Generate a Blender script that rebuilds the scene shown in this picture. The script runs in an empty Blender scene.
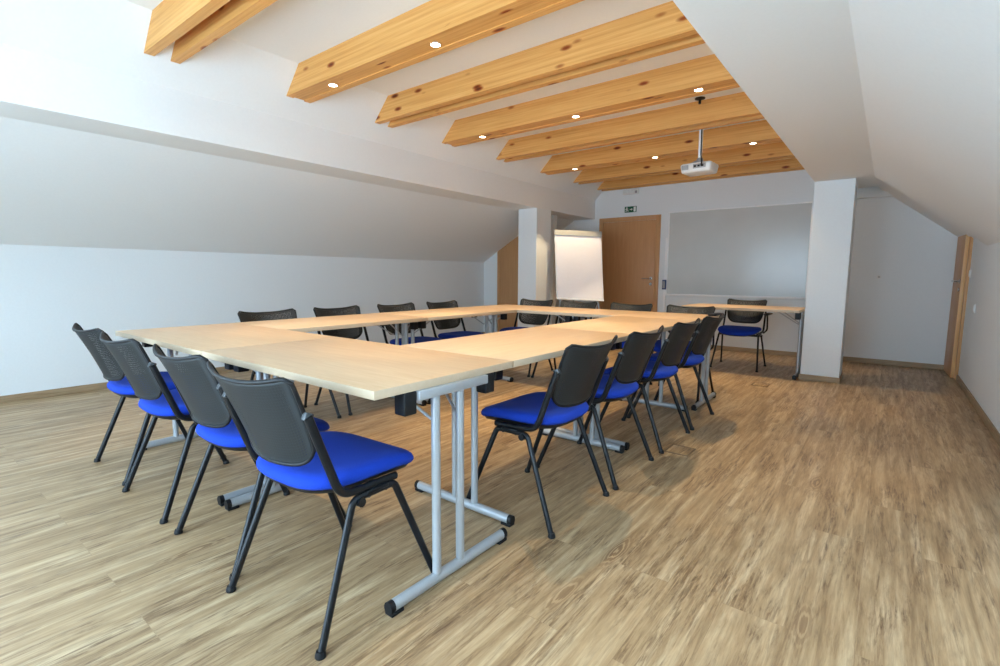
import bpy, bmesh, math, random
from mathutils import Vector, Matrix
random.seed(7)
SC = bpy.context.scene
COL = SC.collection
PI = math.pi

# ------------------------------------------------------------------ helpers
def tag(o, label=None, cat=None, group=None, kind=None):
    if label: o['label'] = label
    if cat: o['category'] = cat
    if group: o['group'] = group
    if kind: o['kind'] = kind
    return o

def empty(name, loc=(0, 0, 0), rz=0.0):
    o = bpy.data.objects.new(name, None)
    o.empty_display_size = 0.1
    COL.objects.link(o)
    o.location = loc
    o.rotation_euler = (0, 0, rz)
    return o

def build(name, bm, mats, parent=None, smooth=True, recalc=True, angle=40):
    if recalc:
        bmesh.ops.recalc_face_normals(bm, faces=bm.faces)
    me = bpy.data.meshes.new(name)
    bm.to_mesh(me)
    bm.free()
    if not isinstance(mats, (list, tuple)):
        mats = [mats]
    for m in mats:
        me.materials.append(m)
    if smooth:
        for p in me.polygons:
            p.use_smooth = True
        try:
            me.set_sharp_from_angle(angle=math.radians(angle))
        except Exception:
            pass
    o = bpy.data.objects.new(name, me)
    COL.objects.link(o)
    if parent:
        o.parent = parent
    return o

def copy_tree(o, parent=None):
    c = o.copy()
    COL.objects.link(c)
    c.parent = parent
    for ch in list(o.children):
        copy_tree(ch, c)
    return c

def box(bm, x0, x1, y0, y1, z0, z1, bevel=0.0, mi=0):
    vs = [bm.verts.new((x, y, z)) for z in (z0, z1) for y in (y0, y1) for x in (x0, x1)]
    idx = [(0, 2, 3, 1), (4, 5, 7, 6), (0, 1, 5, 4), (2, 6, 7, 3), (0, 4, 6, 2), (1, 3, 7, 5)]
    fs = [bm.faces.new([vs[i] for i in f]) for f in idx]
    for f in fs:
        f.material_index = mi
    if bevel > 0:
        es = list({e for f in fs for e in f.edges})
        r = bmesh.ops.bevel(bm, geom=es, offset=bevel, segments=2, affect='EDGES', profile=0.5)
        for f in r['faces']:
            f.material_index = mi
    return vs

def prism_y(bm, prof, y0, y1, mi=0):
    """closed x-z profile extruded along y"""
    a = [bm.verts.new((x, y0, z)) for x, z in prof]
    b = [bm.verts.new((x, y1, z)) for x, z in prof]
    n = len(prof)
    fs = [bm.faces.new(a), bm.faces.new(b[::-1])]
    for i in range(n):
        j = (i + 1) % n
        fs.append(bm.faces.new((a[i], a[j], b[j], b[i])))
    for f in fs:
        f.material_index = mi

def fillet(pts, r, n=5):
    pts = [Vector(p) for p in pts]
    out = [pts[0]]
    for i in range(1, len(pts) - 1):
        p, a, b = pts[i], pts[i - 1], pts[i + 1]
        da, db = (a - p), (b - p)
        rr = min(r, da.length * .45, db.length * .45)
        s, e = p + da.normalized() * rr, p + db.normalized() * rr
        for k in range(n + 1):
            t = k / n
            out.append((1 - t) ** 2 * s + 2 * t * (1 - t) * p + t * t * e)
    out.append(pts[-1])
    return out

def tube(bm, pts, r, seg=10, closed=False, cap=True, flat=1.0, up=None, mi=0):
    pts = [Vector(p) for p in pts]
    n = len(pts)
    rings = []
    nrm = None
    for i, p in enumerate(pts):
        if closed:
            t = (pts[(i + 1) % n] - pts[i - 1]).normalized()
        elif i == 0:
            t = (pts[1] - p).normalized()
        elif i == n - 1:
            t = (p - pts[i - 1]).normalized()
        else:
            t = ((pts[i + 1] - p).normalized() + (p - pts[i - 1]).normalized()).normalized()
        if nrm is None:
            ref = Vector(up) if up else (Vector((0, 0, 1)) if abs(t.z) < .9 else Vector((1, 0, 0)))
            nrm = (ref - t * ref.dot(t)).normalized()
        else:
            nrm = (nrm - t * nrm.dot(t)).normalized()
        bn = t.cross(nrm)
        rad = r[i] if isinstance(r, (list, tuple)) else r
        rings.append([bm.verts.new(p + nrm * (rad * math.cos(2 * PI * k / seg)) + bn * (rad * flat * math.sin(2 * PI * k / seg))) for k in range(seg)])
    m = n if closed else n - 1
    for i in range(m):
        A, B = rings[i], rings[(i + 1) % n]
        for k in range(seg):
            f = bm.faces.new((A[k], A[(k + 1) % seg], B[(k + 1) % seg], B[k]))
            f.material_index = mi
    if cap and not closed:
        bm.faces.new(rings[0][::-1]).material_index = mi
        bm.faces.new(rings[-1]).material_index = mi

def lathe(bm, prof, c=(0, 0, 0), seg=24, mi=0):
    """prof: (radius, z) list"""
    rings = []
    for r, z in prof:
        if r < 1e-6:
            rings.append([bm.verts.new((c[0], c[1], c[2] + z))])
        else:
            rings.append([bm.verts.new((c[0] + r * math.cos(2 * PI * k / seg), c[1] + r * math.sin(2 * PI * k / seg), c[2] + z)) for k in range(seg)])
    for A, B in zip(rings, rings[1:]):
        for k in range(seg):
            j = (k + 1) % seg
            if len(A) == 1 and len(B) == 1:
                continue
            if len(A) == 1:
                f = bm.faces.new((A[0], B[j], B[k]))
            elif len(B) == 1:
                f = bm.faces.new((A[k], A[j], B[0]))
            else:
                f = bm.faces.new((A[k], A[j], B[j], B[k]))
            f.material_index = mi

def quad_wall(bm, pts, mi=0):
    f = bm.faces.new([bm.verts.new(p) for p in pts])
    f.material_index = mi

# ------------------------------------------------------------------ materials
def srgb(r, g, b):
    def c(v):
        v /= 255.0
        return v / 12.92 if v <= .04045 else ((v + .055) / 1.055) ** 2.4
    return (c(r), c(g), c(b), 1)

class NT:
    def __init__(s, name):
        s.m = bpy.data.materials.new(name)
        s.m.use_nodes = True
        s.t = s.m.node_tree
        s.t.nodes.clear()
        s.out = s.n('ShaderNodeOutputMaterial')
    def n(s, t, **kw):
        nd = s.t.nodes.new(t)
        for k, v in kw.items():
            setattr(nd, k, v)
        return nd
    def l(s, a, b):
        s.t.links.new(a, b)
    def bsdf(s, col=(.8, .8, .8, 1), rough=.5, metal=0.0, spec=.5):
        b = s.n('ShaderNodeBsdfPrincipled')
        b.inputs['Base Color'].default_value = col
        b.inputs['Roughness'].default_value = rough
        b.inputs['Metallic'].default_value = metal
        b.inputs['Specular IOR Level'].default_value = spec
        s.l(b.outputs[0], s.out.inputs[0])
        return b
    def ramp(s, src, stops, interp='LINEAR'):
        r = s.n('ShaderNodeValToRGB')
        r.color_ramp.interpolation = interp
        e = r.color_ramp.elements
        while len(e) < len(stops):
            e.new(.5)
        for k, (p, c) in enumerate(stops):
            e[k].position = p
            e[k].color = c
        s.l(src, r.inputs[0])
        return r.outputs[0]
    def mix(s, fac, a, b, mode='MIX'):
        x = s.n('ShaderNodeMix', data_type='RGBA', blend_type=mode)
        for v, i in ((fac, 0), (a, 6), (b, 7)):
            if hasattr(v, 'is_linked') or hasattr(v, 'links'):
                s.l(v, x.inputs[i])
            else:
                x.inputs[i].default_value = v
        return x.outputs[2]
    def coords(s, scale=(1, 1, 1), rot=(0, 0, 0), kind='Object', loc=(0, 0, 0)):
        tc = s.n('ShaderNodeTexCoord')
        mp = s.n('ShaderNodeMapping')
        mp.inputs['Scale'].default_value = scale
        mp.inputs['Rotation'].default_value = rot
        mp.inputs['Location'].default_value = loc
        s.l(tc.outputs[kind], mp.inputs[0])
        return mp.outputs[0]
    def noise(s, vec, scale=5, detail=4, rough=.5, dist=0.0):
        x = s.n('ShaderNodeTexNoise')
        x.inputs['Scale'].default_value = scale
        x.inputs['Detail'].default_value = detail
        x.inputs['Roughness'].default_value = rough
        x.inputs['Distortion'].default_value = dist
        s.l(vec, x.inputs['Vector'])
        return x.outputs[0]
    def bump(s, b, h, strength=.2, dist=.01):
        x = s.n('ShaderNodeBump')
        x.inputs['Strength'].default_value = strength
        x.inputs['Distance'].default_value = dist
        s.l(h, x.inputs['Height'])
        s.l(x.outputs[0], b.inputs['Normal'])

def mat_plain(name, col, rough=.5, metal=0.0, spec=.5, vary=.06, nscale=30, bump=0.0):
    t = NT(name)
    b = t.bsdf(col, rough, metal, spec)
    v = t.coords()
    nz = t.noise(v, nscale, 3)
    dark = tuple(c * (1 - vary) for c in col[:3]) + (1,)
    lite = tuple(min(1, c * (1 + vary)) for c in col[:3]) + (1,)
    t.l(t.ramp(nz, [(.3, dark), (.7, lite)]), b.inputs['Base Color'])
    if bump:
        t.bump(b, nz, bump, .002)
    return t.m

M = {}
M['wall'] = mat_plain('wall_paint', (.79, .825, .845, 1), .85, vary=.012, nscale=60, bump=.08)
M['ceil'] = mat_plain('ceiling_paint', (.83, .85, .855, 1), .9, vary=.01, nscale=60, bump=.06)
M['black_plastic'] = mat_plain('black_plastic', (.008, .009, .011, 1), .45, spec=.3, vary=.1)
M['black_metal'] = mat_plain('black_powdercoat', (.005, .007, .010, 1), .33, spec=.35, vary=.1, nscale=200)
M['clamp'] = mat_plain('grey_clamp_plastic', (.05, .055, .06, 1), .3)
M['silver'] = mat_plain('silver_powdercoat', (.42, .45, .48, 1), .34, metal=.35, vary=.03, nscale=300)
M['steel'] = mat_plain('bright_steel', (.6, .6, .6, 1), .25, metal=1.0, vary=.03)
M['white_plastic'] = mat_plain('white_plastic', (.78, .78, .76, 1), .35, vary=.02)
M['grey_plastic'] = mat_plain('grey_plastic', (.35, .35, .35, 1), .4)
M['alu'] = mat_plain('white_aluminium', (.9, .91, .92, 1), .4, vary=.02)
M['paper'] = mat_plain('flip_paper', (.82, .81, .87, 1), .9, vary=.01)
M['clamp_bar'] = mat_plain('dull_aluminium', (.46, .46, .43, 1), .4, metal=.2, vary=.02)
M['blue_plastic'] = mat_plain('blue_felt', srgb(58, 78, 125), .7)
M['sign_green'] = mat_plain('sign_green', srgb(10, 92, 62), .5)
M['sign_white'] = mat_plain('sign_white', (.75, .78, .76, 1), .5)
M['lid_rim'] = mat_plain('brown_lid_rim', srgb(112, 92, 68), .5)

# perforated shell with real see-through holes, laid out on the shell's own u-v grid
t = NT('perforated_black_plastic')
b = t.n('ShaderNodeBsdfPrincipled')
b.inputs['Base Color'].default_value = (.017, .023, .027, 1)
b.inputs['Roughness'].default_value = .5
tr = t.n('ShaderNodeBsdfTransparent')
mx = t.n('ShaderNodeMixShader')
uv = t.n('ShaderNodeTexCoord')
sp = t.n('ShaderNodeSeparateXYZ')
t.l(uv.outputs['UV'], sp.inputs[0])
def frac(sock, n):
    m = t.n('ShaderNodeMath', operation='MULTIPLY'); m.inputs[1].default_value = n; t.l(sock, m.inputs[0])
    f = t.n('ShaderNodeMath', operation='FRACT'); t.l(m.outputs[0], f.inputs[0])
    s_ = t.n('ShaderNodeMath', operation='SUBTRACT'); s_.inputs[1].default_value = .5; t.l(f.outputs[0], s_.inputs[0])
    q = t.n('ShaderNodeMath', operation='POWER'); q.inputs[1].default_value = 2; t.l(s_.outputs[0], q.inputs[0])
    return q.outputs[0]
fx, fy = frac(sp.outputs[0], 44), frac(sp.outputs[1], 30)
ad = t.n('ShaderNodeMath', operation='ADD'); t.l(fx, ad.inputs[0]); t.l(fy, ad.inputs[1])
lt = t.n('ShaderNodeMath', operation='LESS_THAN'); lt.inputs[1].default_value = .05; t.l(ad.outputs[0], lt.inputs[0])
# solid margin near the rim
def band(sock, lo, hi):
    a = t.n('ShaderNodeMath', operation='GREATER_THAN'); a.inputs[1].default_value = lo; t.l(sock, a.inputs[0])
    c = t.n('ShaderNodeMath', operation='LESS_THAN'); c.inputs[1].default_value = hi; t.l(sock, c.inputs[0])
    d = t.n('ShaderNodeMath', operation='MULTIPLY'); t.l(a.outputs[0], d.inputs[0]); t.l(c.outputs[0], d.inputs[1])
    return d.outputs[0]
bx_, by_ = band(sp.outputs[0], .06, .94), band(sp.outputs[1], .07, .95)
m1 = t.n('ShaderNodeMath', operation='MULTIPLY'); t.l(bx_, m1.inputs[0]); t.l(by_, m1.inputs[1])
m2 = t.n('ShaderNodeMath', operation='MULTIPLY'); t.l(m1.outputs[0], m2.inputs[0]); t.l(lt.outputs[0], m2.inputs[1])
lw = t.n('ShaderNodeMath', operation='LESS_THAN'); lw.inputs[1].default_value = .125; t.l(ad.outputs[0], lw.inputs[0])
m3 = t.n('ShaderNodeMath', operation='MULTIPLY'); t.l(m1.outputs[0], m3.inputs[0]); t.l(lw.outputs[0], m3.inputs[1])
t.l(t.mix(m3.outputs[0], (.017, .023, .028, 1), (.001, .001, .001, 1)), b.inputs['Base Color'])  # shade inside each hole painted as a black ring around it
t.l(m2.outputs[0], mx.inputs[0]); t.l(b.outputs[0], mx.inputs[1]); t.l(tr.outputs[0], mx.inputs[2])
t.l(mx.outputs[0], t.out.inputs[0])
M['mesh'] = t.m

# blue upholstery
t = NT('blue_upholstery')
b = t.bsdf((.008, .04, .55, 1), .85, spec=.25)
v = t.coords()
w = t.noise(v, 700, 2)
t.l(t.ramp(w, [(.3, (.004, .030, .33, 1)), (.7, (.006, .050, .48, 1))]), b.inputs['Base Color'])
b.inputs['Sheen Weight'].default_value = .12
b.inputs['Sheen Tint'].default_value = (.2, .35, 1, 1)
t.bump(b, w, .15, .001)
M['seat'] = t.m

# table laminate (grain along local x)
def mat_laminate(name, c0, c1, rough=.38):
    t = NT(name)
    b = t.bsdf(c0, rough, spec=.4)
    v = t.coords((1.2, 14, 14))
    n1 = t.noise(v, 4, 6, .6, .6)
    v2 = t.coords((.4, 3, 3))
    n2 = t.noise(v2, 3, 3)
    c = t.ramp(n1, [(.25, c0), (.75, c1)])
    d = t.ramp(n2, [(.3, (.93, .93, .93, 1)), (.7, (1, 1, 1, 1))])
    t.l(t.mix(1.0, c, d, 'MULTIPLY'), b.inputs['Base Color'])
    return t.m
M['table'] = mat_laminate('maple_laminate', srgb(208, 174, 137), srgb(221, 191, 155))
M['table_edge'] = mat_laminate('maple_edge_band', srgb(200, 178, 150), srgb(206, 186, 160), .45)

# spruce beams (grain along x, with knots)
t = NT('spruce_beam')
b = t.bsdf(rough=.5, spec=.3)
oi = t.n('ShaderNodeObjectInfo')
tc = t.n('ShaderNodeTexCoord')
vm = t.n('ShaderNodeVectorMath', operation='ADD')
t.l(tc.outputs['Object'], vm.inputs[0])
sc_ = t.n('ShaderNodeVectorMath', operation='SCALE'); sc_.inputs['Scale'].default_value = 13.0
cmb = t.n('ShaderNodeCombineXYZ')
t.l(oi.outputs['Random'], cmb.inputs[0]); t.l(oi.outputs['Random'], cmb.inputs[1]); t.l(oi.outputs['Random'], cmb.inputs[2])
t.l(cmb.outputs[0], sc_.inputs[0]); t.l(sc_.outputs[0], vm.inputs[1])
def mapped(scale):
    mp = t.n('ShaderNodeMapping'); mp.inputs['Scale'].default_value = scale
    t.l(vm.outputs[0], mp.inputs[0]); return mp.outputs[0]
g = t.noise(mapped((.5, 22, 22)), 3.0, 6, .55, .1)
base = t.ramp(g, [(.28, srgb(206, 145, 76)), (.5, srgb(221, 163, 92)), (.72, srgb(231, 178, 109))])
vo = t.n('ShaderNodeTexVoronoi'); vo.inputs['Scale'].default_value = 1.0; vo.inputs['Randomness'].default_value = 1
t.l(mapped((3.6, 10.0, 10.0)), vo.inputs['Vector'])
kn = t.ramp(vo.outputs['Distance'], [(0.07, srgb(110, 62, 30)), (.13, srgb(176, 116, 66)), (.22, (1, 1, 1, 1))])
# only some of the cells carry a knot
kc = t.ramp(vo.outputs['Color'], [(.40, (0, 0, 0, 1)), (.41, (1, 1, 1, 1))])
t.l(t.mix(kc, base, t.mix(1.0, base, kn, 'MULTIPLY')), b.inputs['Base Color'])
M['beam'] = t.m

# doors (vertical grain)
def mat_door(name, c0, c1):
    t = NT(name)
    b = t.bsdf(rough=.42, spec=.35)
    v = t.coords((16, 16, .9))
    n1 = t.noise(v, 3, 5, .6, .4)
    t.l(t.ramp(n1, [(.25, c0), (.75, c1)]), b.inputs['Base Color'])
    return t.m
M['door'] = mat_door('beech_door', srgb(188, 138, 92), srgb(200, 152, 106))
M['door_frame'] = mat_door('beech_door_frame', srgb(192, 143, 96), srgb(205, 158, 112))

M['edge_strip'] = mat_door('beech_edge_strip', srgb(218, 172, 118), srgb(228, 184, 132))
# vinyl oak floor: planks run along world y
t = NT('oak_plank_floor')
b = t.bsdf(rough=.42, spec=.35)
tc = t.n('ShaderNodeTexCoord')
def fmap(scale, rot=0):
    mp = t.n('ShaderNodeMapping'); mp.inputs['Scale'].default_value = scale; mp.inputs['Rotation'].default_value = (0, 0, rot)
    t.l(tc.outputs['Object'], mp.inputs[0]); return mp.outputs[0]
br = t.n('ShaderNodeTexBrick')
br.offset = .37; br.offset_frequency = 2
br.inputs['Scale'].default_value = 1
br.inputs['Brick Width'].default_value = 1.22
br.inputs['Row Height'].default_value = .18
br.inputs['Mortar Size'].default_value = .0009
br.inputs['Mortar Smooth'].default_value = .3
br.inputs['Bias'].default_value = 0
br.inputs['Color1'].default_value = (0, 0, 0, 1)
br.inputs['Color2'].default_value = (1, 1, 1, 1)
br.inputs['Mortar'].default_value = (.5, .5, .5, 1)
t.l(fmap((1, 1, 1), PI / 2), br.inputs['Vector'])
# offset the grain per plank
sep = t.n('ShaderNodeSeparateColor'); t.l(br.outputs['Color'], sep.inputs[0])
off = t.n('ShaderNodeCombineXYZ')
mm = t.n('ShaderNodeMath', operation='MULTIPLY'); mm.inputs[1].default_value = 37.0; t.l(sep.outputs[0], mm.inputs[0])
t.l(mm.outputs[0], off.inputs[0]); t.l(mm.outputs[0], off.inputs[1])
def gvec(scale):
    a = t.n('ShaderNodeVectorMath', operation='ADD'); t.l(fmap(scale), a.inputs[0]); t.l(off.outputs[0], a.inputs[1]); return a.outputs[0]
g1 = t.noise(gvec((14, .8, 1)), 1.7, 6, .65, .4)
g2 = t.noise(gvec((10, 1.3, 1)), 1.3, 7, .7, 1.0)
g3 = t.noise(gvec((52, 4.0, 1)), 2.0, 5, .7, .6)
g4 = t.noise(gvec((3, .5, 1)), 1.2, 3, .5, .2)
c1 = t.ramp(g1, [(.30, srgb(148, 121, 88)), (.5, srgb(180, 152, 115)), (.7, srgb(209, 186, 150))])
# darker heart-wood bundles broken up by fine fibres
c2 = t.ramp(g2, [(.40, (1, 1, 1, 1)), (.48, (.4, .4, .4, 1)), (.59, (0, 0, 0, 1))])
c3 = t.ramp(g3, [(.34, (1, 1, 1, 1)), (.62, (.05, .05, .05, 1))])
c = t.mix(1.0, c1, t.ramp(g3, [(.3, (.80, .79, .78, 1)), (.6, (1, 1, 1, 1))]), 'MULTIPLY')
streak = t.mix(1.0, c2, c3, 'MULTIPLY')
c = t.mix(streak, c, srgb(104, 78, 54))
c = t.mix(1.0, c, t.ramp(g4, [(.3, (.93, .92, .92, 1)), (.7, (1, 1, 1, 1))]), 'MULTIPLY')
pt = t.ramp(sep.outputs[0], [(0, (.95, .947, .944, 1)), (1, (1.0, 1.0, 1.0, 1))])
c = t.mix(1.0, c, pt, 'MULTIPLY')
vk = t.n('ShaderNodeTexVoronoi'); vk.inputs['Scale'].default_value = 1
t.l(gvec((8, 2.0, 1)), vk.inputs['Vector'])
ms = t.n('ShaderNodeMath', operation='MULTIPLY'); ms.inputs[1].default_value = 75; wob = t.n('ShaderNodeMath', operation='MULTIPLY_ADD'); wob.inputs[1].default_value = .35; t.l(g1, wob.inputs[0]); t.l(vk.outputs['Distance'], wob.inputs[2])
t.l(wob.outputs[0], ms.inputs[0])
si = t.n('ShaderNodeMath', operation='SINE'); t.l(ms.outputs[0], si.inputs[0])
ring = t.ramp(si.outputs[0], [(.0, srgb(118, 90, 64)), (.9, srgb(180, 152, 116))])
km = t.ramp(vk.outputs['Distance'], [(.10, (.8, .8, .8, 1)), (.34, (0, 0, 0, 1))])
kc = t.ramp(vk.outputs['Color'], [(.70, (0, 0, 0, 1)), (.72, (1, 1, 1, 1))])
c = t.mix(t.mix(1.0, km, kc, 'MULTIPLY'), c, ring)
c = t.mix(t.mix(1.0, br.outputs['Fac'], (.45, .45, .45, 1), 'MULTIPLY'), c, srgb(140, 114, 88))
t.l(c, b.inputs['Base Color'])
t.l(t.ramp(g1, [(.3, (.46, .46, .46, 1)), (.7, (.36, .36, .36, 1))]), b.inputs['Roughness'])
t.bump(b, g3, .05, .001)
M['floor'] = t.m

t = NT('oak_skirting')
b = t.bsdf(rough=.5)
v = t.coords((3, 3, 40))
t.l(t.ramp(t.noise(v, 2, 5), [(.3, srgb(146, 122, 92)), (.7, srgb(172, 148, 116))]), b.inputs['Base Color'])
M['skirting'] = t.m

t = NT('whiteboard_enamel')
b = t.bsdf((.5, .515, .5, 1), .2, spec=.5)
M['whiteboard'] = t.m
v = t.coords()
t.l(t.ramp(t.noise(v, 3, 3), [(.3, (.55, .57, .56, 1)), (.7, (.58, .60, .59, 1))]), b.inputs['Base Color'])

t = NT('lamp_glow')
e = t.n('ShaderNodeEmission'); e.inputs[0].default_value = (1, .82, .55, 1); e.inputs[1].default_value = 30
t.l(e.outputs[0], t.out.inputs[0])
M['lamp'] = t.m

t = NT('window_glass')
tr = t.n('ShaderNodeBsdfTransparent'); gl = t.n('ShaderNodeBsdfGlossy'); gl.inputs['Roughness'].default_value = .02
mx = t.n('ShaderNodeMixShader'); mx.inputs[0].default_value = .06
t.l(tr.outputs[0], mx.inputs[1]); t.l(gl.outputs[0], mx.inputs[2]); t.l(mx.outputs[0], t.out.inputs[0])
M['glass'] = t.m
t = NT('lens_glass')
b = t.bsdf((.01, .01, .02, 1), .05)
M['lens'] = t.m

# ------------------------------------------------------------------ camera
H = 1.08
yaw, pitch, roll, F = math.radians(-37.997), math.radians(-6.604), math.radians(-.355), 495.6
fw = Vector((math.sin(yaw) * math.cos(pitch), math.cos(yaw) * math.cos(pitch), math.sin(pitch)))
rt = Vector((math.cos(yaw), -math.sin(yaw), 0))
dn = fw.cross(rt)
r2 = math.cos(roll) * rt + math.sin(roll) * dn
d2 = -math.sin(roll) * rt + math.cos(roll) * dn
cam_d = bpy.data.cameras.new('camera')
cam_d.sensor_fit = 'HORIZONTAL'
cam_d.sensor_width = 36
cam_d.lens = F / 1000 * 36
cam_d.clip_start = .02
cam = bpy.data.objects.new('camera', cam_d)
COL.objects.link(cam)
mw = Matrix.Identity(4)
for i in range(3):
    mw[i][0] = r2[i]; mw[i][1] = -d2[i]; mw[i][2] = -fw[i]
mw[0][3], mw[1][3], mw[2][3] = 0, 0, H
cam.matrix_world = mw
SC.camera = cam

# ------------------------------------------------------------------ room shell
XL, XR, YB, YF = -5.75, .652, -1.3, 7.82
ZS = 2.05                       # soffit height
BX0, BX1 = -4.06, -.68          # inner faces of the two dropped beams
ZC = 2.70                       # flat ceiling between the wooden beams
ZV = 2.365                      # where the vertical face turns into the roof slope
SLX0 = -4.46                    # left soffit meets the left slope
ZLW, ZRW = 1.31, 1.365
SRX0 = -.19
YA = 6.1                        # right slope steps up behind this

def struct(name, bm, m, label=None, parent=None, smooth=False):
    o = build(name, bm, m, parent, smooth=smooth, recalc=True)
    if parent is None:
        o['kind'] = 'structure'
    if label: o['label'] = label
    return o

T = .12
bm = bmesh.new(); box(bm, XL - .3, XR + .3, YB - .3, YF + .3, -.1, 0)
struct('floor', bm, M['floor'], 'oak-look plank floor')
bm = bmesh.new(); box(bm, XL - T, XL, YB, YF, 0, ZLW + .02)
struct('wall_left', bm, M['wall'])
bm = bmesh.new(); box(bm, XR, XR + T, YB, YF, 0, 1.62)
struct('wall_right', bm, M['wall'])
bm = bmesh.new(); box(bm, XL - .3, XR + .3, YF, YF + T, 0, 3.0)
struct('wall_far', bm, M['wall'])

# left: dropped beam with the roof build-up over the low slope
sl = (ZS - ZLW) / (SLX0 - XL)
bm = bmesh.new()
prism_y(bm, [(SLX0, ZS), (BX0, ZS), (BX0, ZV), (BX0 + (ZC - ZV), ZC), (BX0 + (ZC - ZV), ZC + .25), (SLX0, ZC + .25)], YB, YF)
struct('ceiling_left', bm, M['ceil'], 'white dropped beam and roof slope on the left')
bm = bmesh.new()
def lp(x0, x1, y0, y1, th=.15):
    f = lambda x: ZLW + sl * (x - XL)
    prism_y(bm, [(x0, f(x0)), (x1, f(x1)), (x1, f(x1) + th), (x0, f(x0) + th)], y0, y1)
LSX0, LSX1, LSY0, LSY1 = -5.4, -4.6, -1.2, .2
lp(XL - .1, SLX0, YB, LSY0); lp(XL - .1, LSX0, LSY0, LSY1); lp(LSX1, SLX0, LSY0, LSY1); lp(XL - .1, SLX0, LSY1, YF)
struct('ceiling_slope_left', bm, M['ceil'], 'low sloping ceiling over the left wall')
# right: soffit, slope and the stepped alcove behind the pillar
bm = bmesh.new()
prism_y(bm, [(BX1, ZS), (SRX0 + .05, ZS), (SRX0 + .05, ZC + .25), (BX1 - (ZC - ZV), ZC + .25), (BX1 - (ZC - ZV), ZC), (BX1, ZV)], YB, 6.6)
prism_y(bm, [(BX1, 2.2), (SRX0 + .05, 2.2), (SRX0 + .05, ZC + .25), (BX1 - (ZC - ZV), ZC + .25), (BX1 - (ZC - ZV), ZC), (BX1, ZV)], 6.6, YF)
struct('ceiling_right', bm, M['ceil'], 'white dropped soffit on the right')
sr = (ZRW - ZS) / (XR - SRX0)
bm = bmesh.new()
def rp(x0, x1, y0, y1, th=.3):
    f = lambda x: ZS + sr * (x - SRX0)
    prism_y(bm, [(x0, f(x0)), (x1, f(x1)), (x1, f(x1) + th), (x0, f(x0) + th)], y0, y1)
RSX0, RSX1, RSY0, RSY1 = .30, .63, .2, 2.1
rp(SRX0, XR + .1, YB, RSY0); rp(SRX0, RSX0, RSY0, RSY1); rp(RSX1, XR + .1, RSY0, RSY1); rp(SRX0, XR + .1, RSY1, YA)
prism_y(bm, [(SRX0, ZS + .13), (XR + .1, ZRW + .1 * sr + .13), (XR + .1, ZRW + .1 * sr + .3), (SRX0, ZS + .3)], YA, YF)
struct('ceiling_slope_right', bm, M['ceil'], 'sloping ceiling over the right wall')
bm = bmesh.new(); box(bm, BX0 + .2, BX1 - .2, YB, YF, ZC, ZC + .2)
struct('ceiling', bm, M['ceil'], 'flat white ceiling between the wooden beams')
bm = bmesh.new(); box(bm, -.66, SRX0 + .2, YF - .1, YF, 2.065, 2.13)
struct('trim_1', bm, M['wall'], 'white ledge high on the far wall')

# pillars
bm = bmesh.new(); box(bm, -4.385, BX0, 6.04, 6.42, 0, ZS, .004)
struct('pillar_left', bm, M['wall'], 'white pillar under the left beam')
bm = bmesh.new(); box(bm, BX1, -.335, 6.08, 6.45, 0, ZS, .004)
struct('pillar_right', bm, M['wall'], 'white pillar under the right soffit')
# partition with the cut-off door on the left
bm = bmesh.new(); box(bm, XL, -4.3, 6.88, 6.98, 0, ZS)
struct('wall_partition', bm, M['wall'], 'partition wall behind the left pillar')

def skirting(name, segs):
    bm = bmesh.new()
    for s in segs:
        box(bm, *s, .003)
    struct(name, bm, M['skirting'])
skirting('baseboard_left', [(XL, XL + .014, YB, 6.88, 0, .06)])
skirting('baseboard_right', [(XR - .014, XR, YB, 7.12, 0, .06)])
skirting('baseboard_far', [(-2.9, XR - .055, YF - .014, YF, 0, .06)])
skirting('baseboard_pillar', [(BX1 - .012, -.335 + .012, 6.068, 6.08, 0, .06), (-.335, -.323, 6.08, 6.45, 0, .06), (BX1 - .012, BX1, 6.08, 6.45, 0, .06)])
skirting('baseboard_partition', [(XL + .014, -5.45, 6.866, 6.88, 0, .06)])

# rear gable wall with a wide window behind the camera
WX0, WX1, WZ0, WZ1 = -3.4, -.2, .06, 2.03
bm = bmesh.new()
box(bm, XL - .3, WX0, YB - T, YB, 0, 3.0)
box(bm, WX1, XR + .3, YB - T, YB, 0, 3.0)
box(bm, WX0, WX1, YB - T, YB, 0, WZ0)
box(bm, WX0, WX1, YB - T, YB, WZ1, 3.0)
struct('wall_rear', bm, M['wall'])
wn = empty('window_1', (0, YB - .06, 0)); wn['kind'] = 'structure'; wn['label'] = 'wide white-framed window in the rear gable'
bm = bmesh.new()
nb = 4
for i in range(nb + 1):
    x = WX0 + (WX1 - WX0) * i / nb
    box(bm, max(WX0, x - .035), min(WX1, x + .035), -.03, .03, WZ0, WZ1)
for z in (WZ0 + .03, WZ1 - .03):
    box(bm, WX0, WX1, -.028, .028, z - .03, z + .03)
build('window_frame', bm, M['white_plastic'], wn, smooth=False)
bm = bmesh.new(); box(bm, WX0 + .02, WX1 - .02, -.004, .004, WZ0 + .05, WZ1 - .05)
build('window_pane', bm, M['glass'], wn, smooth=False)

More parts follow.
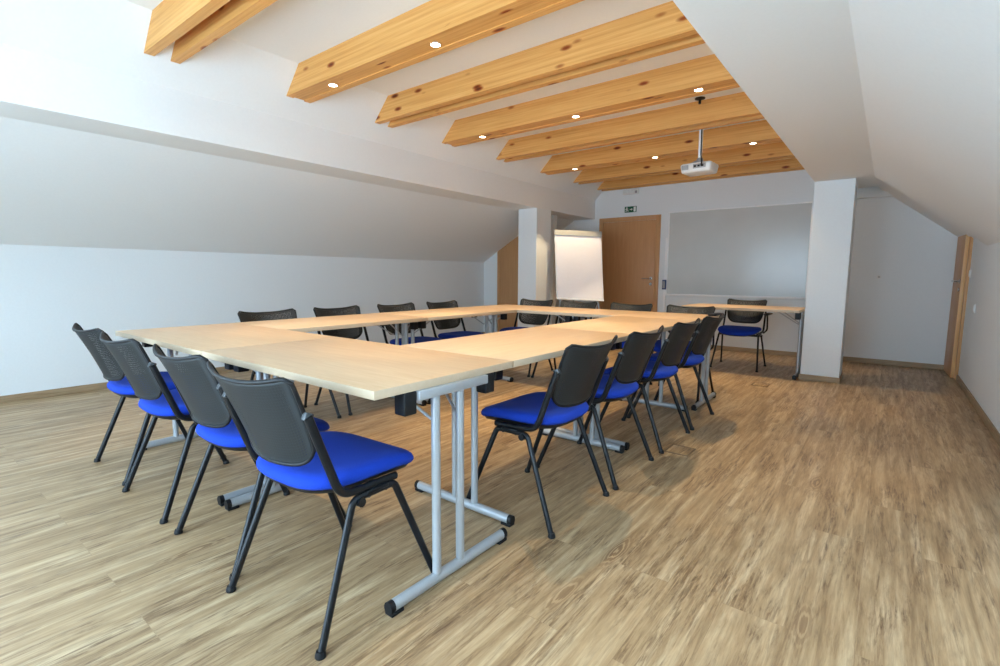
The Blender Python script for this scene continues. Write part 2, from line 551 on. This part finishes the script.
def skylight(name, label, x0, x1, f, y0, y1, off):
    """roof window following the slope f(x), framed, with a pane set into the opening"""
    w = empty(name, ((x0 + x1) / 2, (y0 + y1) / 2, f((x0 + x1) / 2))); w['kind'] = 'structure'; w['label'] = label
    L = math.hypot(x1 - x0, f(x1) - f(x0)); hw = (y1 - y0) / 2
    w.rotation_euler = (0, -math.atan2(f(x1) - f(x0), x1 - x0), 0)
    bm = bmesh.new()
    for a in (-L / 2 + .03, L / 2 - .03):
        box(bm, a - .03, a + .03, -hw, hw, off, off + .05)
    for a in (-hw + .03, hw - .03):
        box(bm, -L / 2 + .06, L / 2 - .06, a - .03, a + .03, off, off + .05)
    build('window_frame', bm, M['white_plastic'], w, smooth=False)
    bm = bmesh.new(); box(bm, -L / 2 + .06, L / 2 - .06, -hw + .06, hw - .06, off + .02, off + .028)
    build('window_pane', bm, M['glass'], w, smooth=False)
    return w, L, hw
fl = lambda x: ZLW + sl * (x - XL)
fr = lambda x: ZS + sr * (x - SRX0)
SKY = [skylight('added_window_3', 'unseen roof window added in the left slope for daylight, behind the camera', LSX0, LSX1, fl, LSY0, LSY1, .08),  # left one is unseen, added to brighten the near-left floor
       skylight('window_2', 'long roof window in the right slope beside the camera', RSX0, RSX1, fr, RSY0, RSY1, .15)]

# ------------------------------------------------------------------ doors
def lever(parent, x, y, z, dirx, sy):
    """lever handle on a leaf face looking along sy*y; lever points along dirx*x"""
    bm = bmesh.new()
    lathe(bm, [(0, 0), (.026, 0), (.026, .008), (.010, .01), (.010, .05), (0, .05)], seg=16)
    pts = fillet([(0, 0, .045), (.02 * dirx, 0, .05), (.13 * dirx, 0, .048)], .01)
    tube(bm, pts, .010, 8)
    h = build('handle', bm, M['steel'], parent)
    h.rotation_euler = (PI / 2 if sy < 0 else -PI / 2, 0, 0)
    h.location = (x, y, z)
    bm = bmesh.new()
    lathe(bm, [(0, 0), (.024, 0), (.024, .008), (.009, .009), (.009, .012), (0, .012)], seg=16)
    k = build('lock_rosette', bm, M['steel'], parent)
    k.rotation_euler = h.rotation_euler
    k.location = (x, y, z - .09)

def door(name, label, x0, x1, z1, y, hx, hdir, frame=.055, hz=1.05):
    d = empty(name, (0, y, 0)); d['kind'] = 'structure'; d['label'] = label
    bm = bmesh.new()
    box(bm, x0, x0 + frame, -.02, 0, 0, z1, .003)
    box(bm, x1 - frame, x1, -.02, 0, 0, z1, .003)
    box(bm, x0 + frame, x1 - frame, -.02, 0, z1 - frame, z1, .003)
    build('door_frame', bm, M['door_frame'], d)
    bm = bmesh.new()
    box(bm, x0 + frame + .003, x1 - frame - .003, -.014, 0, .006, z1 - frame - .003, .002)
    build('door_leaf', bm, M['door'], d)
    lever(d, hx, -.014, hz, hdir, -1)
    return d
door('door_1', 'brown beech door beside the whiteboard', -3.965, -2.905, 2.05, YF, -3.03, -1, frame=.07)
door('door_2', 'brown door tucked behind the left pillar under the slope', -5.43, -4.42, 1.94, 6.88, -4.52, -1)
d = empty('door_3', (.648, 7.14, 0), 0); d['kind'] = 'structure'; d['label'] = 'beech door in the right wall by the far corner'
d.rotation_euler = (0, 0, math.radians(1.5))
bm = bmesh.new()
box(bm, -.02, .012, 0, .06, 0, 1.64, .003)
build('door_frame', bm, M['door_frame'], d)
bm = bmesh.new()
box(bm, -.050, -.012, .068, .68, .006, 1.70, .002)
build('door_leaf', bm, M['door'], d)
bm = bmesh.new()
box(bm, -.050, -.012, .0612, .0678, .006, 1.70, .001)
build('edge_strip', bm, M['edge_strip'], d)
bm = bmesh.new()
tube(bm, fillet([(-.050, .12, 1.05), (-.095, .12, 1.05), (-.10, .25, 1.05)], .02), .010, 8)
build('handle', bm, M['steel'], d)
bm = bmesh.new(); tube(bm, [(-.049, .12, .96), (-.06, .12, .96)], .022, 12); tube(bm, [(-.049, .12, 1.05), (-.058, .12, 1.05)], .024, 12)
build('lock_rosette', bm, M['steel'], d)

# ------------------------------------------------------------------ wooden beams and downlights
ZBm = 2.5
def beam(y0, plated, label):
    t = empty('ceiling_beam', (-2.37, y0 + .1, ZBm))
    tag(t, label, 'beam', 'wooden ceiling beams', 'thing')
    h = ZC - ZBm
    xl = -3.925 + 2.37
    xr = -xl
    def board(ya, yb, name='board', z0=0.0, z1=h):
        bm = bmesh.new()
        prism_y(bm, [(xl + z0, z0), (xr - z0, z0), (xr - z1, z1), (xl + z1, z1)], ya, yb)
        build(name, bm, M['beam'], t, smooth=False)
    board(-.10, -.04)
    board(.053, .11)
    if plated:
        board(-.0395, .0525, 'soffit_plate', .006, .05)
    return t
beam_defs = [
    (1.25, False, 'first wooden ceiling beam, open pair without lamps, cut by the upper picture edge'),
    (2.22, True, 'second wooden ceiling beam, with two lit lamps, large and close'),
    (3.09, False, 'third wooden ceiling beam, open pair of boards without lamps'),
    (3.98, True, 'fourth wooden ceiling beam, with three lit lamps'),
    (4.92, False, 'fifth wooden ceiling beam, right before the projector pole'),
    (5.90, True, 'sixth wooden ceiling beam, lamps behind the projector'),
    (6.81, False, 'seventh wooden ceiling beam, short of the far wall one'),
    (7.60, False, 'last wooden ceiling beam, against the far wall'),
]
for y0, pl, lb in beam_defs:
    beam(y0, pl, lb)

def downlight(x, y, label):
    t = empty('downlight', (x, y, ZBm + .006))
    tag(t, label, 'ceiling light', 'downlights in the wooden beams')
    bm = bmesh.new()
    lathe(bm, [(.028, .004), (.030, -.005), (.036, -.005), (.038, -.001), (.038, .004)], seg=24)
    build('ring', bm, M['steel'], t)
    bm = bmesh.new()
    lathe(bm, [(0, -.0055), (.018, -.0048), (.0285, -.002), (.0285, .003)], seg=20)
    build('bulb', bm, M['lamp'], t)
    ld = bpy.data.lights.new('downlight_beam', 'SPOT')
    ld.energy = SPOT_W
    ld.color = (1.0, .76, .45)
    ld.spot_size = math.radians(78)
    ld.spot_blend = .25
    ld.shadow_soft_size = .014
    lo = bpy.data.objects.new('downlight_beam', ld)
    COL.objects.link(lo)
    lo.parent = t
    lo.location = (0, 0, -.012)
    return t
SPOT_W = 78
names = {2.32: 'second', 4.075: 'fourth', 6.0: 'sixth'}
pos = {-3.43: 'left', -2.335: 'middle', -1.265: 'right'}
for y, bn in names.items():
    for x, pn in pos.items():
        lb = f'lit round lamp in the {bn} wooden ceiling beam, {pn} of its three'
        if bn == 'second':
            lb = {'left': 'lit round lamp in the second wooden ceiling beam, near its cut left end',
                  'middle': 'lit round lamp in the second wooden ceiling beam, farther along toward the picture edge',
                  'right': 'lit round lamp in the second wooden ceiling beam, hidden behind the right soffit'}[pn]
        downlight(x, y, lb)

# ------------------------------------------------------------------ chairs
def ser(u, n):
    return math.copysign(abs(u) ** n, u)

def make_chair(arm=None):
    """arm: height of a single armrest, or None"""
    t = empty('meeting_chair')
    # --- seat cushion: rounded outline, domed, waterfall front
    bm = bmesh.new()
    N = 48
    cy, hx, hy = .021, .230, .226
    def outline(k, s):
        a = 2 * PI * k / N
        x = ser(math.cos(a), 2 / 3.2) * hx * s
        y = ser(math.sin(a), 2 / 3.4) * hy * s
        x *= .975 + .025 * (y / hy)         # slightly narrower at the rear
        return x, y + cy
    def zoff(x, y):
        f = max(0, (y - .05) / .19)
        r = max(0, (-y - .10) / .13)
        return -.034 * f * f + .008 * r * r + .012 * (abs(x) / hx) ** 2.5
    layers = [(.90, .434), (.965, .437), (1.0, .447), (1.0, .457), (.975, .469), (.92, .477), (.80, .481), (.55, .480), (.25, .478)]
    rings = []
    for s, z in layers:
        ring = []
        for k in range(N):
            x, y = outline(k, s)
            ring.append(bm.verts.new((x, y, z + zoff(x, y))))
        rings.append(ring)
    for A, B in zip(rings, rings[1:]):
        for k in range(N):
            bm.faces.new((A[k], A[(k + 1) % N], B[(k + 1) % N], B[k]))
    c = bm.verts.new((0, cy, .4775))
    for k in range(N):
        bm.faces.new((rings[-1][k], rings[-1][(k + 1) % N], c))
    bm.faces.new(rings[0][::-1])
    build('seat', bm, M['seat'], t, angle=80)
    # --- black seat pan
    bm = bmesh.new()
    pr = []
    for s, z in [(.60, .410), (.80, .412), (.90, .421), (.935, .4335)]:
        pr.append([])
        for k in range(N):
            x, y = outline(k, s)
            pr[-1].append(bm.verts.new((x, y, z + zoff(x, y) * (1 if z > .42 else .9))))
    for A, B in zip(pr, pr[1:]):
        for k in range(N):
            bm.faces.new((A[k], A[(k + 1) % N], B[(k + 1) % N], B[k]))
    bm.faces.new(pr[0][::-1]); bm.faces.new(pr[-1])
    build('seat_pan', bm, M['black_plastic'], t, angle=60)
    # --- back shell
    NU, NV = 28, 20
    def shell(u, v):
        # v 0 bottom, 1 top; bottom corners rounded
        w = .185 + .036 * v ** .8
        zt = .785 + .026 * abs(u) ** 2.6
        if u and abs(u) > .90:
            zt -= .020 * ((abs(u) - .90) / .10) ** 2
        zb = .519 + .052 * abs(u) ** 7 + .010 * u * u
        z = zb + (zt - zb) * v
        q = (z - .49) / .32
        y = -.198 - .097 * q - .035 * q * q + (.050 + .012 * q) * u * u
        return Vector((u * w, y - .012, z))
    bm = bmesh.new()
    uvl = bm.loops.layers.uv.new('UVMap')
    g = [[bm.verts.new(shell(-1 + 2 * i / NU, j / NV)) for i in range(NU + 1)] for j in range(NV + 1)]
    for j in range(NV):
        for i in range(NU):
            f = bm.faces.new((g[j][i], g[j][i + 1], g[j + 1][i + 1], g[j + 1][i]))
            for lp, (a, c_) in zip(f.loops, ((i, j), (i + 1, j), (i + 1, j + 1), (i, j + 1))):
                lp[uvl].uv = (a / NU, c_ / NV)
    bk = build('backrest', bm, M['mesh'], t, angle=180)
    md = bk.modifiers.new('thickness', 'SOLIDIFY'); md.thickness = .004; md.offset = 0
    # rim all round
    bm = bmesh.new()
    loop = [shell(-1 + 2 * i / NU, 0) for i in range(NU + 1)]
    loop += [shell(1, j / NV) for j in range(1, NV + 1)]
    loop += [shell(1 - 2 * i / NU, 1) for i in range(1, NU + 1)]
    loop += [shell(-1, 1 - j / NV) for j in range(1, NV)]
    tube(bm, loop, .0065, 8, closed=True)
    build('rim', bm, M['black_plastic'], bk, angle=180)
    # --- side frames: back upright running forward under the seat
    for s in (-1, 1):
        bm = bmesh.new()
        pts = fillet([(s * .224, -.230, .694), (s * .227, -.136, .434), (s * .213, -.02, .420), (s * .205, .10, .414)], .045, 6)
        tube(bm, pts, .0108, 10, flat=1.25)
        build('back_upright', bm, M['black_metal'], t, angle=60)
        # clamp that joins upright and shell
        bm = bmesh.new()
        box(bm, -.010, .010, -.013, .013, -.012, .012, .004)
        cl = build('clamp', bm, M['clamp'], t)
        cl.location = (s * .218, -.227, .692)
        cl.rotation_euler = (math.radians(-24), 0, 0)
    # --- legs: each runs from a shared top bar out to its glide
    bm = bmesh.new()
    for s in (-1, 1):
        tube(bm, [(s * .216, -.06, .398), (s * .216, .075, .398)], .0115, 10)
        box(bm, s * .216 - .012, s * .216 + .012, -.035, .05, .398, .412, .003)
    tube(bm, [(-.216, -.02, .392), (.216, -.02, .392)], .010, 8)
    tube(bm, [(-.216, .05, .392), (.216, .05, .392)], .010, 8)
    for s in (-1, 1):
        tube(bm, [(s * .200, -.062, .386), (s * .234, -.062, .386)], .0145, 10)
    build('seat_frame', bm, M['black_metal'], t, angle=60)
    for s in (-1, 1):
        for e in (-1, 1):
            bm = bmesh.new()
            top = (s * .216, .070 * (1 if e > 0 else .85) * e, .400)
            kn = (s * .218, .082 * e, .384)
            ft = (s * .253, .235 * e, .012)
            pts = fillet([(top[0], top[1] - .03 * e, .400), (top[0], .083 * e, .397), ft], .03, 5)
            tube(bm, pts, .0102, 10, flat=1.25, up=(1, 0, 0))
            lg = build('leg', bm, M['black_metal'], t, angle=60)
            bm = bmesh.new()
            lathe(bm, [(0, 0), (.015, 0), (.0165, .003), (.0155, .010), (.012, .02), (0, .02)], seg=14)
            gl = build('glide', bm, M['black_plastic'], lg)
            gl.location = (ft[0], ft[1] + .003 * e, 0)
    if arm is not None:
        az = arm - .66
        bm = bmesh.new()
        tube(bm, fillet([(-.236, -.10, .42), (-.280, -.06, .46), (-.282, -.02, .600 + az), (-.265, -.09, .640 + az), (-.232, -.225, .650 + min(az, .02))], .04, 6), .009, 8)
        build('arm_tube', bm, M['black_metal'], t, angle=60)
        bm = bmesh.new()
        box(bm, -.305, -.250, -.20, .06, .640 + az, .660 + az, .009)
        build('armrest', bm, M['black_plastic'], t)
    return t

def place(o, x, y, rz, label, group):
    o.location = (x, y, 0)
    o.rotation_euler = (0, 0, rz)
    tag(o, label, 'chair', group)
proto = make_chair()
first = [True]
def chair(x, y, rz, label, group):
    o = proto if first[0] else copy_tree(proto)
    first[0] = False
    place(o, x, y, math.radians(rz), label, group)
G = 'black mesh-back chairs with blue seats around the tables'
chair(-1.457, .935, 2.6, 'blue-seated black chair at the near table edge, closest to the camera, seat in full view', G)
chair(-2.012, .96, 0, 'blue-seated black chair at the near table edge, second from the camera', G)
chair(-2.667, .955, 0, 'blue-seated black chair at the near table edge, third from the camera', G)
chair(-3.268, .98, 0, 'blue-seated black chair at the near table edge, fourth from camera, beside left wall', G)
chair(-3.45, 1.885, -90, 'black mesh-back chair between tables and left wall, first from the near end', G)
chair(-3.45, 2.49, -90, 'black mesh-back chair between tables and left wall, second from the near end', G)
chair(-3.45, 3.14, -90, 'black mesh-back chair between tables and left wall, third from the near end', G)
chair(-3.45, 3.765, -90, 'black mesh-back chair between tables and left wall, fourth, at the far corner', G)
chair(-1.265, 1.925, 90, 'blue-seated chair facing the tables from the open floor, first from the near end', G)
chair(-1.265, 2.525, 91, 'blue-seated chair facing the tables from the open floor, second from the near end', G)
chair(-1.265, 3.19, 90, 'blue-seated chair facing the tables from the open floor, third from the near end', G)
chair(-1.265, 3.79, 90, 'blue-seated chair facing the tables from the open floor, fourth, at the far corner', G)
chair(-3.235, 4.56, 180, 'chair on the far side of the tables, before the white left pillar', G)
chair(-2.68, 4.56, 180, 'chair on the far side of the tables, before the flip chart', G)
chair(-2.07, 4.56, 180, 'chair on the far side of the tables, before the brown beech door', G)
armc = make_chair(.76)
place(armc, -1.475, 4.56, PI, 'chair with one black armrest on the far side, at the tables\' right corner', G)
sidec = make_chair(.66)
place(sidec, -1.375, 6.455, PI, 'chair with one black armrest standing alone at the side table under the whiteboard', G)

# ------------------------------------------------------------------ tables
TL, TW, TZ, TT = 1.212, .686, .74, .028
def make_table():
    t = empty('folding_table')
    hx, hy = TL / 2, TW / 2
    bm = bmesh.new()
    box(bm, -hx, hx, -hy, hy, TZ - TT, TZ, .0015)
    bm.normal_update()
    for f in bm.faces:
        f.material_index = 0 if abs(f.normal.z) > .5 else 1
    build('tabletop', bm, [M['table'], M['table_edge']], t)
    for s in (-1, 1):
        xe = hx - .009 if s > 0 else -hx + .058
        bm = bmesh.new()
        box(bm, xe - .02, xe + .02, -.173, .173, TZ - TT - .034, TZ - TT - .0005, .004)
        lf = build('leg_frame', bm, M['silver'], t)
        for yy in (-.084, .036):
            bm = bmesh.new()
            tube(bm, [(xe, yy, .04), (xe, yy, TZ - TT - .03)], .0158, 14)
            build('post', bm, M['silver'], lf, angle=50)
        bm = bmesh.new()
        tube(bm, [(xe, -.285, .026), (xe, .285, .026)], .021, 14, flat=.85, up=(0, 0, 1))
        build('foot_bar', bm, M['silver'], lf, angle=50)
        for e in (-1, 1):
            bm = bmesh.new()
            tube(bm, [(xe, .283 * e, .026), (xe, .302 * e, .026)], .0216, 14, flat=.87, up=(0, 0, 1))
            box(bm, xe - .018, xe + .018, min(.25 * e, .30 * e), max(.25 * e, .30 * e), 0, .012, .002)
            build('foot_cap', bm, M['black_plastic'], lf, angle=50)
        for yy in (-.064, .064):
            bm = bmesh.new()
            tube(bm, fillet([(xe - s * .015, yy * .9, .575), (xe - s * .03, yy * .9, .575), (xe - s * .20, yy * 1.8, TZ - TT - .02), (xe - s * .24, yy * 1.8, TZ - TT - .008)], .02), .0055, 8)
            build('brace', bm, M['silver'], lf, angle=60)
        for e in (-1, 1):
            bm = bmesh.new()
            box(bm, xe - .043 if s > 0 else xe - .026, xe + .008 if s > 0 else xe + .026, .2 * e - .026, .2 * e + .026, TZ - TT - .077, TZ - TT - .0005, .005)
            build('stacking_block', bm, M['black_plastic'], lf)
    return t
tproto = make_table()
tfirst = [True]
def table(x, y, rz, label):
    o = tproto if tfirst[0] else copy_tree(tproto)
    tfirst[0] = False
    o.location = (x, y, 0)
    o.rotation_euler = (0, 0, math.radians(rz))
    tag(o, label, 'table', 'pale wood tables on grey T-legs')
yN = .896 + TW / 2
X1 = -1.168
table(X1 - TL / 2, yN, 0, 'pale wood table at the near end, its corner jutting toward the open floor')
table(X1 - TL * 1.5 - .006, yN, 0, 'pale wood table at the near end, beside the left wall')
yr = .896 + TW + .004
XRt = X1 - TW / 2
table(XRt, yr + TL / 2, 90, 'pale wood table on the open-floor side, nearer of the two')
table(XRt, yr + TL * 1.5 + .004, 90, 'pale wood table on the open-floor side, farther of the two')
XLt = -3.61 + TW / 2
table(XLt, yr + TL / 2, 90, 'pale wood table on the left wall side, nearer of the two')
table(XLt, yr + TL * 1.5 + .004, 90, 'pale wood table on the left wall side, farther of the two')
yf = yr + TL * 2 + .010 + TW / 2
table(X1 - TL / 2, yf, 0, 'pale wood table closing the far end, before the brown door')
table(X1 - TL * 1.5 - .006, yf, 0, 'pale wood table closing the far end, before the flip chart')
table(-.715 - TL / 2, 6.30, 0, 'pale wood side table standing alone beside the right pillar, below the whiteboard')

# ------------------------------------------------------------------ whiteboard and its eraser
wb = empty('whiteboard', (-1.82, YF, 1.432))
tag(wb, 'large grey-white whiteboard on the far wall between door and pillar', 'whiteboard')
hx, hz = .955, .645
bm = bmesh.new(); box(bm, -hx + .012, hx - .012, -.03, -.014, -hz + .012, hz - .012)
build('writing_surface', bm, M['whiteboard'], wb, smooth=False)
bm = bmesh.new()
box(bm, -hx, hx, -.046, -.006, hz - .02, hz, .003)
box(bm, -hx, hx, -.036, -.006, -hz, -hz + .02, .003)
box(bm, -hx, -hx + .018, -.036, -.006, -hz + .02, hz - .02, .003)
box(bm, hx - .018, hx, -.036, -.006, -hz + .02, hz - .02, .003)
build('frame', bm, M['alu'], wb)
bm = bmesh.new(); box(bm, -hx, hx, -.09, -.036, -hz, -hz + .018, .004); box(bm, -hx, hx, -.094, -.088, -hz, -hz + .03, .002)
build('pen_tray', bm, M['alu'], wb)
bm = bmesh.new(); box(bm, -hx - .035, -hx - .001, -.03, -.0, -1.432, .25, .004)
build('wall_rail', bm, M['alu'], wb)
er = empty('board_eraser', (-1.82 - hx - .018, YF - .037, .88))
tag(er, 'small dark blue eraser hanging at the lower left edge of the whiteboard', 'eraser')
bm = bmesh.new(); box(bm, -.03, .03, -.035, -.001, 0, .15, .006)
build('felt', bm, M['blue_plastic'], er)
bm = bmesh.new(); box(bm, -.02, .02, -.05, -.0345, .02, .13, .006)
build('grip', bm, M['grey_plastic'], er)

# ------------------------------------------------------------------ flip chart
fc = empty('flip_chart', (-3.567, 6.412, 0), math.radians(38))
tag(fc, 'white flip chart with blank paper pad standing before the brown door', 'flip chart')
def P(x, v, off=0.0):
    """point on the leaning, slightly crooked board; v measured up from its lower edge"""
    z = .735 + v
    return Vector((x - .035 * (v - .5) * 1, .06 - .13 + .15 * v + off, z - .036 * x))
def slab(name, x0, x1, v0, v1, o0, o1, m, parent):
    bm = bmesh.new()
    vs = [bm.verts.new(P(x, v, o)) for o in (o0, o1) for v in (v0, v1) for x in (x0, x1)]
    for f in [(0, 2, 3, 1), (4, 5, 7, 6), (0, 1, 5, 4), (2, 6, 7, 3), (0, 4, 6, 2), (1, 3, 7, 5)]:
        bm.faces.new([vs[i] for i in f])
    bmesh.ops.bevel(bm, geom=bm.edges[:], offset=.002, segments=1, affect='EDGES')
    return build(name, bm, m, parent)
slab('board', -.338, .345, 0, 1.0, 0, .018, M['alu'], fc)
slab('paper_pad', -.326, .333, 0.03, .935, -.012, -.0005, M['paper'], fc)
slab('clamp_bar', -.338, .345, .925, 1.0, -.028, -.0005, M['clamp_bar'], fc)
slab('pen_tray', -.34, .34, -.0, .022, -.05, -.0005, M['alu'], fc)
for (a, b_) in ((P(-.20, .9, .034), (-.30, -.150, 0.0)), (P(.20, .9, .034), (.36, -.150, 0.0)), (P(0, .9, .035), (0, .62, 0.0))):
    bm = bmesh.new()
    tube(bm, [a, Vector(b_) + Vector((0, 0, .012))], .013, 10)
    lg = build('leg', bm, M['silver'], fc, angle=60)
    bm = bmesh.new(); lathe(bm, [(0, 0), (.02, 0), (.02, .02), (0, .03)], c=b_, seg=12)
    build('foot', bm, M['black_plastic'], lg)

# ------------------------------------------------------------------ projector on its pole
pj = empty('projector', (-1.56, 5.17, 2.14), math.radians(-3))
tag(pj, 'white projector hanging on a silver pole below the wooden beams', 'projector')
bm = bmesh.new()
box(bm, -.15, .15, -.12, .12, -.052, .04, .022)
for v in bm.verts:
    if v.co.z < 0:
        v.co.x *= .95; v.co.y *= .93
build('housing', bm, M['white_plastic'], pj, angle=50)
bm = bmesh.new()
box(bm, -.02, .10, -.1225, -.117, -.018, .024, .002)
build('connector_panel', bm, M['grey_plastic'], pj)
bm = bmesh.new()
for x in (.0, .035, .07):
    box(bm, x - .01, x + .01, -.128, -.1215, -.006, .010, .001)
build('socket', bm, M['black_plastic'], pj)
bm = bmesh.new()
box(bm, -.13, -.065, -.1225, -.117, -.022, .022, .002)
build('vent', bm, M['grey_plastic'], pj)
bm = bmesh.new()
tube(bm, [(-.08, .118, 0), (-.08, .15, 0)], .035, 20)
ln = build('lens', bm, M['lens'], pj, angle=50)
bm = bmesh.new()
box(bm, -.07, .07, -.07, .07, .041, .05, .002)
tube(bm, [(-.06, -.06, .045), (-.0, 0, .085)], .007, 8)
tube(bm, [(.06, -.06, .045), (.0, 0, .085)], .007, 8)
lathe(bm, [(0, .05), (.03, .05), (.03, .09), (.02, .10), (0, .10)], seg=16)
build('bracket', bm, M['grey_plastic'], pj, angle=50)
bm = bmesh.new()
tube(bm, [(0, 0, .095), (0, 0, ZC - 2.14 - .0)], .019, 14)
build('pole', bm, M['alu'], pj, angle=60)
bm = bmesh.new()
tube(bm, fillet([(.06, -.128, .0), (.075, -.16, .03), (.05, -.11, .085), (.016, -.024, .12), (.010, -.026, .5)], .03), .006, 8)
build('cable', bm, M['black_plastic'], pj, angle=80)
hk = empty('ceiling_hook', (-1.49, 4.85, ZC))
tag(hk, 'small black round ceiling bracket above the projector', 'ceiling bracket')
bm = bmesh.new(); lathe(bm, [(0, 0), (.045, 0), (.045, -.008), (.02, -.016), (0, -.016)], seg=18)
build('plate', bm, M['black_plastic'], hk)
bm = bmesh.new(); tube(bm, [(0, 0, -.014), (0, 0, -.05)], .012, 10)
build('stub', bm, M['black_plastic'], hk)

# ------------------------------------------------------------------ small wall things
ex = empty('exit_sign', (-3.418, YF, 2.118))
tag(ex, 'green emergency exit sign on the wall above the brown door', 'sign')
bm = bmesh.new(); box(bm, -.10, .10, -.012, 0, 0, .095, .002)
build('panel', bm, M['sign_green'], ex)
bm = bmesh.new()
ye0, ye1 = -.0135, -.0122
box(bm, .055, .092, ye0, ye1, .008, .087)                                   # the doorway
def poly(pts):
    a = [bm.verts.new((x, ye0, z)) for x, z in pts]
    b2 = [bm.verts.new((x, ye1, z)) for x, z in pts]
    bm.faces.new(a); bm.faces.new(b2[::-1])
    for i in range(len(pts)):
        j = (i + 1) % len(pts)
        bm.faces.new((a[i], a[j], b2[j], b2[i]))
poly([(-.012, .052), (.016, .052), (.016, .066), (.040, .046), (.016, .026), (.016, .040), (-.012, .040)])   # arrow
# running figure
poly([(-.062 + .010 * math.cos(a * PI / 5), .076 + .010 * math.sin(a * PI / 5)) for a in range(10)])
poly([(-.075, .064), (-.058, .066), (-.050, .044), (-.064, .040)])
poly([(-.064, .042), (-.052, .046), (-.034, .034), (-.036, .012), (-.044, .012), (-.044, .030)])
poly([(-.066, .044), (-.054, .040), (-.066, .018), (-.086, .016), (-.086, .024), (-.072, .026)])
poly([(-.060, .064), (-.056, .058), (-.036, .054), (-.034, .060)])
poly([(-.074, .064), (-.070, .058), (-.086, .042), (-.092, .046)])
build('pictogram', bm, M['sign_white'], ex, smooth=False)
el = empty('emergency_light', (-3.418, YF + .002, 2.402))
tag(el, 'small white wall lamp box just under the last beam, above the exit sign', 'emergency light')
bm = bmesh.new(); box(bm, -.13, .13, -.045, 0, 0, .085, .006)
build('housing', bm, M['white_plastic'], el)
bm = bmesh.new(); box(bm, -.115, .07, -.049, -.044, .02, .07, .002)
build('diffuser', bm, M['sign_white'], el)
bm = bmesh.new(); box(bm, .08, .118, -.049, -.044, .012, .05, .002)
build('status_panel', bm, M['grey_plastic'], el)

def plate(name, label, cat, loc, rz):
    o = empty(name, loc, rz)
    tag(o, label, cat)
    bm = bmesh.new(); box(bm, -.04, .04, -.010, 0, -.04, .04, .003)
    build('cover_plate', bm, M['white_plastic'], o)
    bm = bmesh.new(); box(bm, -.027, .027, -.014, -.0095, -.027, .027, .002)
    build('rocker', bm, M['white_plastic'], o)
    return o
plate('light_switch', 'white switch plate low on the right wall before the door', 'switch', (XR, 6.43, .80), -PI / 2)
plate('door_sensor', 'small white switch plate on the right wall, beside the door frame', 'switch', (XR + .002, 7.06, 1.13), -PI / 2)
o = empty('wall_socket', (-.11, YF, 1.092)); tag(o, 'tiny round socket on the far wall right of the pillar', 'socket')
bm = bmesh.new(); lathe(bm, [(0, .012), (.016, .012), (.022, .008), (.022, 0), (0, 0)], seg=18)
s_ = build('cover', bm, M['white_plastic'], o); s_.rotation_euler = (PI / 2, 0, 0)
bm = bmesh.new(); lathe(bm, [(0, .0145), (.009, .0145), (.009, .0118)], seg=14)
s_ = build('contact_ring', bm, M['grey_plastic'], o); s_.rotation_euler = (PI / 2, 0, 0)

def floor_box(x, y, label):
    o = empty('floor_box', (x, y, 0))
    tag(o, label, 'floor outlet', 'floor outlet lids')
    bm = bmesh.new()
    w, d_ = .075, .085
    box(bm, -w, w, -d_, -d_ + .012, 0, .004, .001); box(bm, -w, w, d_ - .012, d_, 0, .004, .001)
    box(bm, -w, -w + .012, -d_ + .012, d_ - .012, 0, .004, .001); box(bm, w - .012, w, -d_ + .012, d_ - .012, 0, .004, .001)
    build('rim', bm, M['lid_rim'], o)
    bm = bmesh.new(); box(bm, -w + .013, w - .013, -d_ + .013, d_ - .013, 0, .0035, .001)
    build('lid', bm, M['floor'], o)
floor_box(-.955, 3.06, 'square floor outlet lid beside the chairs on the open floor')
floor_box(-.95, 5.50, 'square floor outlet lid in front of the side table')

# ------------------------------------------------------------------ light
W = bpy.data.worlds.new('world')
SC.world = W
W.use_nodes = True
bg = W.node_tree.nodes['Background']
bg.inputs[0].default_value = (.58, .805, 1.0, 1)
bg.inputs[1].default_value = 14.0
def portal(name, loc, rot, sx, sy):
    ld = bpy.data.lights.new(name, 'AREA')
    ld.shape = 'RECTANGLE'; ld.size = sx; ld.size_y = sy
    ld.cycles.is_portal = True
    o = bpy.data.objects.new(name, ld)
    COL.objects.link(o)
    o.location = loc; o.rotation_euler = rot
portal('window_portal', ((WX0 + WX1) / 2, YB - .10, (WZ0 + WZ1) / 2), (PI / 2, 0, 0), WX1 - WX0, WZ1 - WZ0)
for (w, L, hw), off in zip(SKY, (.14, .21)):
    n = Matrix.Rotation(w.rotation_euler[1], 3, 'Y') @ Vector((0, 0, off))
    portal('roof_window_portal', tuple(Vector(w.location) + n), tuple(w.rotation_euler), L - .12, hw * 2 - .12)

SC.view_settings.view_transform = 'Standard'
SC.view_settings.look = 'None'
SC.view_settings.gamma = 1
SC.view_settings.use_curve_mapping = False
SC.view_settings.exposure = 0.0
SC.cycles.use_denoising = True
SC.cycles.max_bounces = 12
SC.cycles.diffuse_bounces = 8
SC.cycles.transparent_max_bounces = 16
SC.cycles.sample_clamp_indirect = 8
